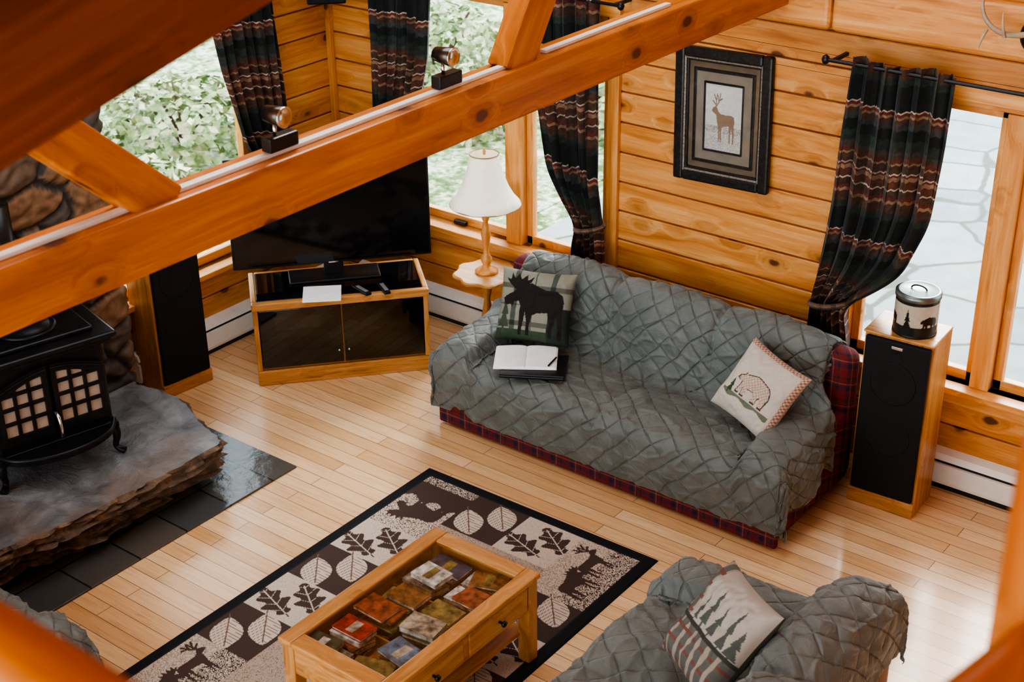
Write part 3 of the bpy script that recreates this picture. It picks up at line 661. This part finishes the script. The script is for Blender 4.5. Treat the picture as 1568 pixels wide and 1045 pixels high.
# ------------------------------------------------------------------ coffee table
e=group('coffee_table',(-3.48,3.75,.01))
hw,hl=.305,.505
for sx in (-1,1): box('top_side_rail',(sx*hw-(.075 if sx>0 else 0),-hl,.435),(sx*hw+(0 if sx>0 else .075),hl,.462),oak[1],e,.007)
for sy in (-1,1): box('top_end_rail',(-hw+.075,sy*hl-(.085 if sy>0 else 0),.435),(hw-.075,sy*hl+(0 if sy>0 else .085),.461),oak[0],e,.007)
box('glass_top',(-hw+.07,-hl+.08,.447),(hw-.07,hl-.08,.453),tabglass,e,0)
for sx in (-1,1): box('apron_side',(sx*.275-.011,-.47,.29),(sx*.275+.011,.47,.436),oak[1],e)
for sy in (-1,1): box('apron_end',(-.27,sy*.475-.011,.29),(.27,sy*.475+.011,.436),oak[0],e)
box('display_bottom',(-.27,-.47,.29),(.27,.47,.302),oak[1],e,0)
for y in (-.16,.16): box('divider_cross',(-.26,y-.005,.30),(.26,y+.005,.36),oak[0],e,0)
for y0,y1 in ((-.42,-.02),(.02,.42)):
    box('drawer_front',(.284,y0,.30),(.295,y1,.425),oak[1],e,.005); lathe('drawer_knob',[(.006,.295),(.006,.31),(.015,.318),(.014,.327),(.001,.33)],black,e,(0,(y0+y1)/2,.365),20,axis=0)
for sx in (-1,1):
    for sy in (-1,1): box('leg',(sx*.262-.032,sy*.462-.032,0),(sx*.262+.032,sy*.462+.032,.436),oak[2],e,.006)
box('lower_stretcher_a',(-.24,-.49,.09),(.24,-.45,.14),oak[0],e); box('lower_stretcher_b',(-.24,.45,.09),(.24,.49,.14),oak[0],e)
for i in range(5): x=-.2+.1*i; box('shelf_slat',(x-.042,-.46,.135),(x+.042,.46,.152),oak[1],e)
cols=[(.33,.035,.03),(.03,.06,.13),(.22,.18,.07),(.04,.08,.06),(.62,.60,.54),(.02,.02,.025),(.22,.10,.04),(.10,.18,.26),(.30,.08,.04),(.36,.32,.26)]
mats=[simple('book_cloth_%d'%i,c,.3,var=.8,scale=26) for i,c in enumerate(cols)]
V=[];F=[];MI=[]
def addbox(cx,cy,z0,z1,w,l,r,mi):
    i=len(V);c,s=math.cos(r),math.sin(r)
    for z in (z0,z1):
        for a,b in ((-1,-1),(1,-1),(1,1),(-1,1)): V.append((cx+a*w/2*c-b*l/2*s,cy+a*w/2*s+b*l/2*c,z))
    F.extend([(i+3,i+2,i+1,i),(i+4,i+5,i+6,i+7),(i,i+1,i+5,i+4),(i+1,i+2,i+6,i+5),(i+2,i+3,i+7,i+6),(i+3,i,i+4,i+7)]); MI.extend([mi]*6)
# one hidden-height map so the loose pile never interpenetrates: three bays x two columns of stacks, jittered
hm={}; cand=[]
for lev in range(5):
    for (y0,y1) in ((-.455,-.166),(-.154,.154),(.166,.455)):
        for col_ in (-.125,.125):
            for k in range(2):
                cand.append((col_+random.gauss(0,.02),(y0+y1)/2+(k-.5)*.14+random.gauss(0,.012),y0,y1))
for cx,cy,y0,y1 in cand:
    w=random.uniform(.105,.135);l=random.uniform(.15,.19);r=math.pi/2+random.gauss(0,.14)
    ex=(abs(math.cos(r))*w+abs(math.sin(r))*l)/2; ey=(abs(math.sin(r))*w+abs(math.cos(r))*l)/2
    cx=min(max(cx,-.257+ex),.257-ex); cy=min(max(cy,y0+ey),y1-ey); h=random.uniform(.012,.030)
    cells=[(i,j) for i in range(math.floor((cx-ex)/.01),math.floor((cx+ex)/.01)+1) for j in range(math.floor((cy-ey)/.01),math.floor((cy+ey)/.01)+1)]
    z=max([hm.get(c,.303) for c in cells])
    if z+h>.440: continue
    for c in cells: hm[c]=z+h+.001
    mi=random.randrange(10); addbox(cx,cy,z,z+.002,w,l,r,mi); addbox(cx,cy,z+.002,z+h-.002,w*.96,l*.97,r,4); addbox(cx,cy,z+h-.002,z+h,w,l,r,mi)
    if random.random()<.6: addbox(cx,cy,z+h,z+h+.0005,w*.7,l*.25,r,random.choice((4,9,2,7)))
eb=group('book_collection',(-3.48,3.75,.01)); ob=mk('books',V,F,mats,eb); ob.data.polygons.foreach_set('material_index',MI)

# ------------------------------------------------------------------ TV + stand (diagonal in corner)
ang=math.atan2(.80,.70)
e=group('tv_stand',(-6.095,5.295,0),ang); Wd=1.06;Dp=.48
box('plinth',(.0,.0,0),(Wd,Dp,.10),oakW,e,.006); box('side_left',(0,.0,.10),(.03,Dp,.53),oak[2],e); box('side_right',(Wd-.03,0,.10),(Wd,Dp,.53),oak[2],e)
box('back_panel',(.03,Dp-.02,.10),(Wd-.03,Dp,.53),black,e,0); box('bottom_shelf',(.03,.02,.10),(Wd-.03,Dp-.02,.12),oak[0],e); box('mid_shelf',(.03,.05,.29),(Wd-.03,Dp-.02,.305),oak[0],e)
box('top_front_rail',(-.005,-.008,.505),(Wd+.005,.035,.555),oak[0],e,.008); box('top_side_l',(-.005,.035,.505),(.03,Dp,.555),oak[1],e,.008); box('top_side_r',(Wd-.03,.035,.505),(Wd+.005,Dp,.555),oak[1],e,.008)
box('top_back_rail',(.03,Dp-.03,.505),(Wd-.03,Dp,.555),oak[0],e,.008); box('top_glass',(.03,.035,.53),(Wd-.03,Dp-.03,.5555),blackg,e,.002)
box('door_left',(.035,.004,.115),(Wd/2-.004,.011,.50),smoke,e,.002); box('door_right',(Wd/2+.004,.002,.115),(Wd-.035,.009,.50),smoke,e,.002)
box('center_stile',(Wd/2-.012,.02,.12),(Wd/2+.012,.05,.505),oak[2],e)
box('receiver',(.12,.08,.305),(.50,.40,.42),simple('silver_unit',(.25,.25,.26),.4,.3),e); box('receiver_face',(.13,.076,.33),(.40,.081,.41),paper,e,.001); box('player',(.6,.10,.12),(.98,.40,.20),black,e); box('cable_box',(.2,.10,.12),(.46,.36,.17),black,e)
for i in (-1,1): lathe('door_knob',[(.006,-.01),(.008,0)],chrome,e,(Wd/2+.03*i,.0,.2),12,axis=1)
e=group('television',(-6.0,5.905,.557),ang)
box('panel',(-.61,-.02,.09),(.61,.02,.80),black,e,.006); box('screen',(-.598,-.0225,.105),(.598,-.018,.79),blackg,e,.001); box('rear_hump',(-.35,.02,.15),(.35,.05,.5),black,e,.01)
box('neck',(-.06,-.005,.01),(.06,.02,.12),black,e,.003); box('stand_foot',(-.28,-.10,0),(.28,.10,.012),black,e,.005); box('logo_bar',(-.03,-.025,.092),(.03,-.021,.10),chrome,e,.001)
e=group('paper_sheet',(-5.86,5.66,.557),ang-.1); box('sheet_stack',(-.12,-.12,0),(.11,.10,.006),paper,e,.001)
keysm=simple('rubber_keys',(.2,.2,.2),.5)
e=group('remote_control',(-5.69,5.82,.557),ang+.5); box('remote_body',(-.02,-.08,0),(.02,.08,.02),black,e,.006); box('remote_keys',(-.012,-.06,.02),(.012,.05,.0225),keysm,e,.001)
e=group('remote_control',(-5.60,5.92,.557),ang+.2); box('remote_body',(-.02,-.08,0),(.02,.08,.02),black,e,.006); box('remote_keys',(-.012,-.06,.02),(.012,.05,.0225),keysm,e,.001)

# speakers
def speaker(name,loc,rz,w,d,h):
    e=group(name,loc,rz); box('cabinet',(0,.02,.0),(w,d,h),oak[2],e,.004); box('grille',(.012,-.005,.09),(w-.012,.02,h-.015),grille,e,.008); box('plinth_face',(0,.0,0),(w,.022,.085),oak[0],e,.004)
    box('badge',(w*.42,-.0075,h-.055),(w*.58,-.004,h-.04),chrome,e,.001); box('top_cap',(-.002,-.002,h),(w+.002,d+.002,h+.012),oak[0],e,.005)
    for f,r in ((.75,.12),(.45,.12),(.9,.035)): lathe('driver',[(r,-.0052),(r*.97,-.0075),(r*.9,-.0065),(.001,-.0062)],grille,e,(w/2,0,h*f),32,axis=1)
speaker('floor_speaker',(-2.665,6.285,0),R(3),.36,.27,.995)
speaker('floor_speaker',(-6.43,4.84,0),R(90)-R(6),.35,.27,1.0)
# tin canister
e=group('tin_canister',(-2.46,6.42,1.008))
nt_=160; th=np.linspace(0,2*np.pi,nt_); zz=np.linspace(0,.20,60); TH,ZZ=np.meshgrid(th,zz); r=.108
C=np.zeros((60,nt_,3)); C[:]=(.50,.44,.34); C[(ZZ<.06)|(ZZ>.175)]=(.02,.022,.02); Xc=TH*r; Yc=ZZ
for k in range(6): C[inpoly(Xc,Yc,place(BEAR if k%2 else TREE,.06+k*.112,.09,.10 if k%2 else .06,.09 if k%2 else .12))]=(.02,.015,.012)
gridmesh('body',np.stack([r*np.cos(TH),r*np.sin(TH),ZZ],-1),artM,e,C=C); lathe('base',[(.105,0),(.11,.0),(.11,.01),(.105,.01)],black,e)
lathe('lid',[(.109,.19),(.113,.195),(.113,.218),(.10,.226),(.095,.222),(.001,.224)],simple('pewter',(.20,.22,.21),.35,.7),e); tube('lid_handle',[(-.04,0,.225),(-.035,0,.25),(.035,0,.25),(.04,0,.225)],.004,iron,e)

# lamp + table
e=group('side_table',(-5.20,6.42,0)); wobf=lambda t,z:1+.06*math.cos(8*t)
lathe('table_top',[(.001,.575),(.19,.575),(.20,.582),(.20,.594),(.19,.60),(.001,.60)],oak[0],e,n=96,wob=wobf,smooth=False)
lathe('pedestal',[(.03,.02),(.045,.06),(.035,.10),(.02,.14),(.028,.2),(.04,.28),(.028,.36),(.018,.42),(.03,.48),(.022,.52),(.06,.575)],oak[2],e)
for k in range(3):
    t=R(90+120*k); tube('tripod_foot',[(.02*math.cos(t),.02*math.sin(t),.14),(.10*math.cos(t),.10*math.sin(t),.12),(.15*math.cos(t),.15*math.sin(t),.03),(.19*math.cos(t),.19*math.sin(t),.018)],.016,oak[2],e)
e=group('table_lamp',(-5.20,6.42,.60))
lathe('lamp_base',[(.001,0),(.07,0),(.072,.012),(.055,.025),(.03,.035),(.022,.05),(.034,.075),(.036,.095),(.02,.12),(.016,.16),(.024,.20),(.030,.25),(.022,.30),(.014,.33),(.022,.35),(.026,.37),(.014,.39),(.01,.46),(.001,.46)],pine[2],e)
g=G('lamp_shade_linen'); f=g.noise(g.obj(),60,3); g.set(Base_Color=g.ramp(f,[(.3,(.76,.72,.60)),(.7,(.85,.82,.72))]),Roughness=.9,Emission_Color=(1,.88,.68,1),Emission_Strength=.22)
ribs=lambda t,z:1+.03*abs(math.sin(4*t))
lathe('shade',[(.207,.445),(.212,.45),(.178,.49),(.145,.55),(.118,.62),(.097,.69),(.085,.76),(.08,.765),(.083,.76),(.115,.62),(.142,.55),(.175,.49),(.205,.447)],g.m,e,n=96,wob=ribs)
braid=simple('gold_braid',(.35,.25,.12),.6)
for z,r in ((.448,.214),(.764,.087)): tube('shade_trim',[(r*math.cos(t),r*math.sin(t),z) for t in np.linspace(0,2*np.pi,40)],.004,braid,e)
lathe('finial',[(.008,.76),(.01,.78),(.004,.80)],oak[2],e,n=16); lathe('bulb',[(.012,.45),(.03,.52),(.02,.56),(.001,.57)],white,e,n=16)

# ------------------------------------------------------------------ framed picture
e=group('framed_picture',(-3.775,W-.004,1.775)); e.rotation_euler=(R(-1.5),R(-2.),0)
fw,fh=.59,.75
def ring(n,w,h,t,y0,y1,m,bev=.006):
    for s in (-1,1):
        box(n+'_side',(s*w/2-(t if s>0 else 0),y0,-h/2),(s*w/2+(0 if s>0 else t),y1,h/2),m,e,bev); box(n+'_rail',(-w/2+t*.98,y0,s*h/2-(t if s>0 else 0)),(w/2-t*.98,y1,s*h/2+(0 if s>0 else t)),m,e,bev)
fb=simple('distressed_black_frame',(.025,.022,.02),.3,.2,var=.5,scale=60); pw=simple('pewter_bead',(.26,.22,.18),.4,.4,var=.5,scale=90)
ring('outer_frame',fw,fh,.06,-.042,0,fb,.012); ring('outer_lip',fw-.10,fh-.10,.018,-.034,0,pw,.004); ring('inner_slope',fw-.13,fh-.13,.014,-.026,0,fb,.004)
box('mat_outer',(-.235,-.010,-.315),(.235,-.002,.315),simple('mat_umber',(.20,.14,.09),.8),e,0)
ring('mat_bead',.375,.525,.018,-.018,-.008,fb,.003); ring('mat_inner',.34,.49,.05,-.014,-.009,simple('mat_taupe',(.27,.22,.17),.8),.001); ring('fillet',.245,.385,.010,-.018,-.008,fb,.002)
X,Y=np.meshgrid(np.linspace(0,1,90),np.linspace(0,1,140)); C=np.zeros((140,90,3)); C[:]=(.74,.71,.68)
nn=rng.rand(140,90); C[(Y<.35)&(nn<.4)]=(.48,.42,.37); C[(np.abs(Y-.33)<.05)&(nn<.5)]=(.38,.32,.27)
deer(C,X,Y,(.34,.23,.16),.52,.5,.75,.75,lw=.012)
gridmesh('deer_print',np.stack([(X-.5)*.235,0*X-.012,(Y-.5)*.375],-1),artM,e,C=C)
box('picture_glass',(-.23,-.0205,-.31),(.23,-.019,.31),glassmat('picture_glass_mat',(.98,.99,.99),.06),e,0)
# antler mount
e=group('antler_mount',(-2.13,W-.10,2.50)); lathe('plaque',[(.001,-.03),(.07,-.03),(.085,-.015),(.085,.0)],black,e,n=32,axis=1)
bone=simple('antler_bone',(.42,.32,.22),.6,var=.4)
tube('antler_beam',[(-.02,-.04,.02),(-.10,-.10,.0),(-.20,-.12,.03),(-.26,-.10,.12),(-.24,-.08,.22)],.011,bone,e,rs=[1.3,1.2,1,.8,.3])
for a,b_ in (((-.12,-.11,.0),(-.13,-.14,.12)),((-.2,-.12,.03),(-.22,-.15,-.06))): tube('tine',[a,((a[0]+b_[0])/2-.01,(a[1]+b_[1])/2,(a[2]+b_[2])/2),b_],.008,bone,e,rs=[1,.8,.3])
tube('antler_beam_b',[(.02,-.04,.02),(.10,-.10,.0),(.20,-.12,.03),(.26,-.10,.12),(.24,-.08,.22)],.011,bone,e,rs=[1.3,1.2,1,.8,.3])
e=group('corner_speaker',(-6.5,6.5,2.07),R(45)); box('cab',(-.12,-.09,0),(.12,.09,.2),black,e,.01); box('front_grille',(-.11,-.095,.01),(.11,-.088,.19),grille,e,.003); box('bracket_arm',(-.02,.08,.08),(.02,.24,.12),black,e,.004)

# ------------------------------------------------------------------ lights / world
w=bpy.data.worlds.new('sky');SC.world=w;w.use_nodes=True;nt=w.node_tree;bg=nt.nodes['Background']
bg.inputs[0].default_value=(.82,.93,1.,1);bg.inputs[1].default_value=3.0
l=bpy.data.lights.new('hazy_sun','SUN');l.energy=3.0;l.angle=R(25);l.color=(1,.98,.94)
o=bpy.data.objects.new('hazy_sun',l);o.rotation_euler=Vector((.25,-.85,-.65)).to_track_quat('-Z','Y').to_euler();o.location=(0,10,8);COL.objects.link(o)
# ceiling with an invented, unseen opening that lets in sky light (4 slabs round the opening)
OX0,OX1,OY0,OY1=-5.5,-2.4,3.4,6.1
e=group('ceiling')
for n_,lo,hi in (('slab_w',(X0-.16,-2.,5.2),(OX0,W+.16,5.3)),('slab_e',(OX1,-2.,5.2),(3.2,W+.16,5.3)),('slab_s',(OX0,-2.,5.2),(OX1,OY0,5.3)),('slab_n',(OX0,OY1,5.2),(OX1,W+.16,5.3))): box(n_,lo,hi,pine[0],e,0)
# camera
p=[2253.8,math.radians(26.833),math.radians(0.726),math.radians(37.965)]
f_,th_,ro,az=p
fwdh=Vector((-math.sin(az),math.cos(az),0));right=Vector((math.cos(az),math.sin(az),0))
Fv=fwdh*math.cos(th_)+Vector((0,0,-math.sin(th_)));Dv=-fwdh*math.sin(th_)+Vector((0,0,-math.cos(th_)))
R2=right*math.cos(ro)+Dv*math.sin(ro);D2=-right*math.sin(ro)+Dv*math.cos(ro)
M=Matrix((R2,-D2,-Fv)).transposed().to_4x4();M.translation=(0,0,4.3)
cd=bpy.data.cameras.new('camera');cd.lens=f_/1568*36;cd.sensor_width=36;cd.clip_start=.05
cd.dof.use_dof=True;cd.dof.focus_distance=7.2;cd.dof.aperture_fstop=4.0
co=bpy.data.objects.new('camera',cd);co.matrix_world=M;COL.objects.link(co);SC.camera=co
SC.view_settings.view_transform='AgX';SC.view_settings.look='AgX - High Contrast';SC.view_settings.exposure=.5
print('objs',len(bpy.data.objects))
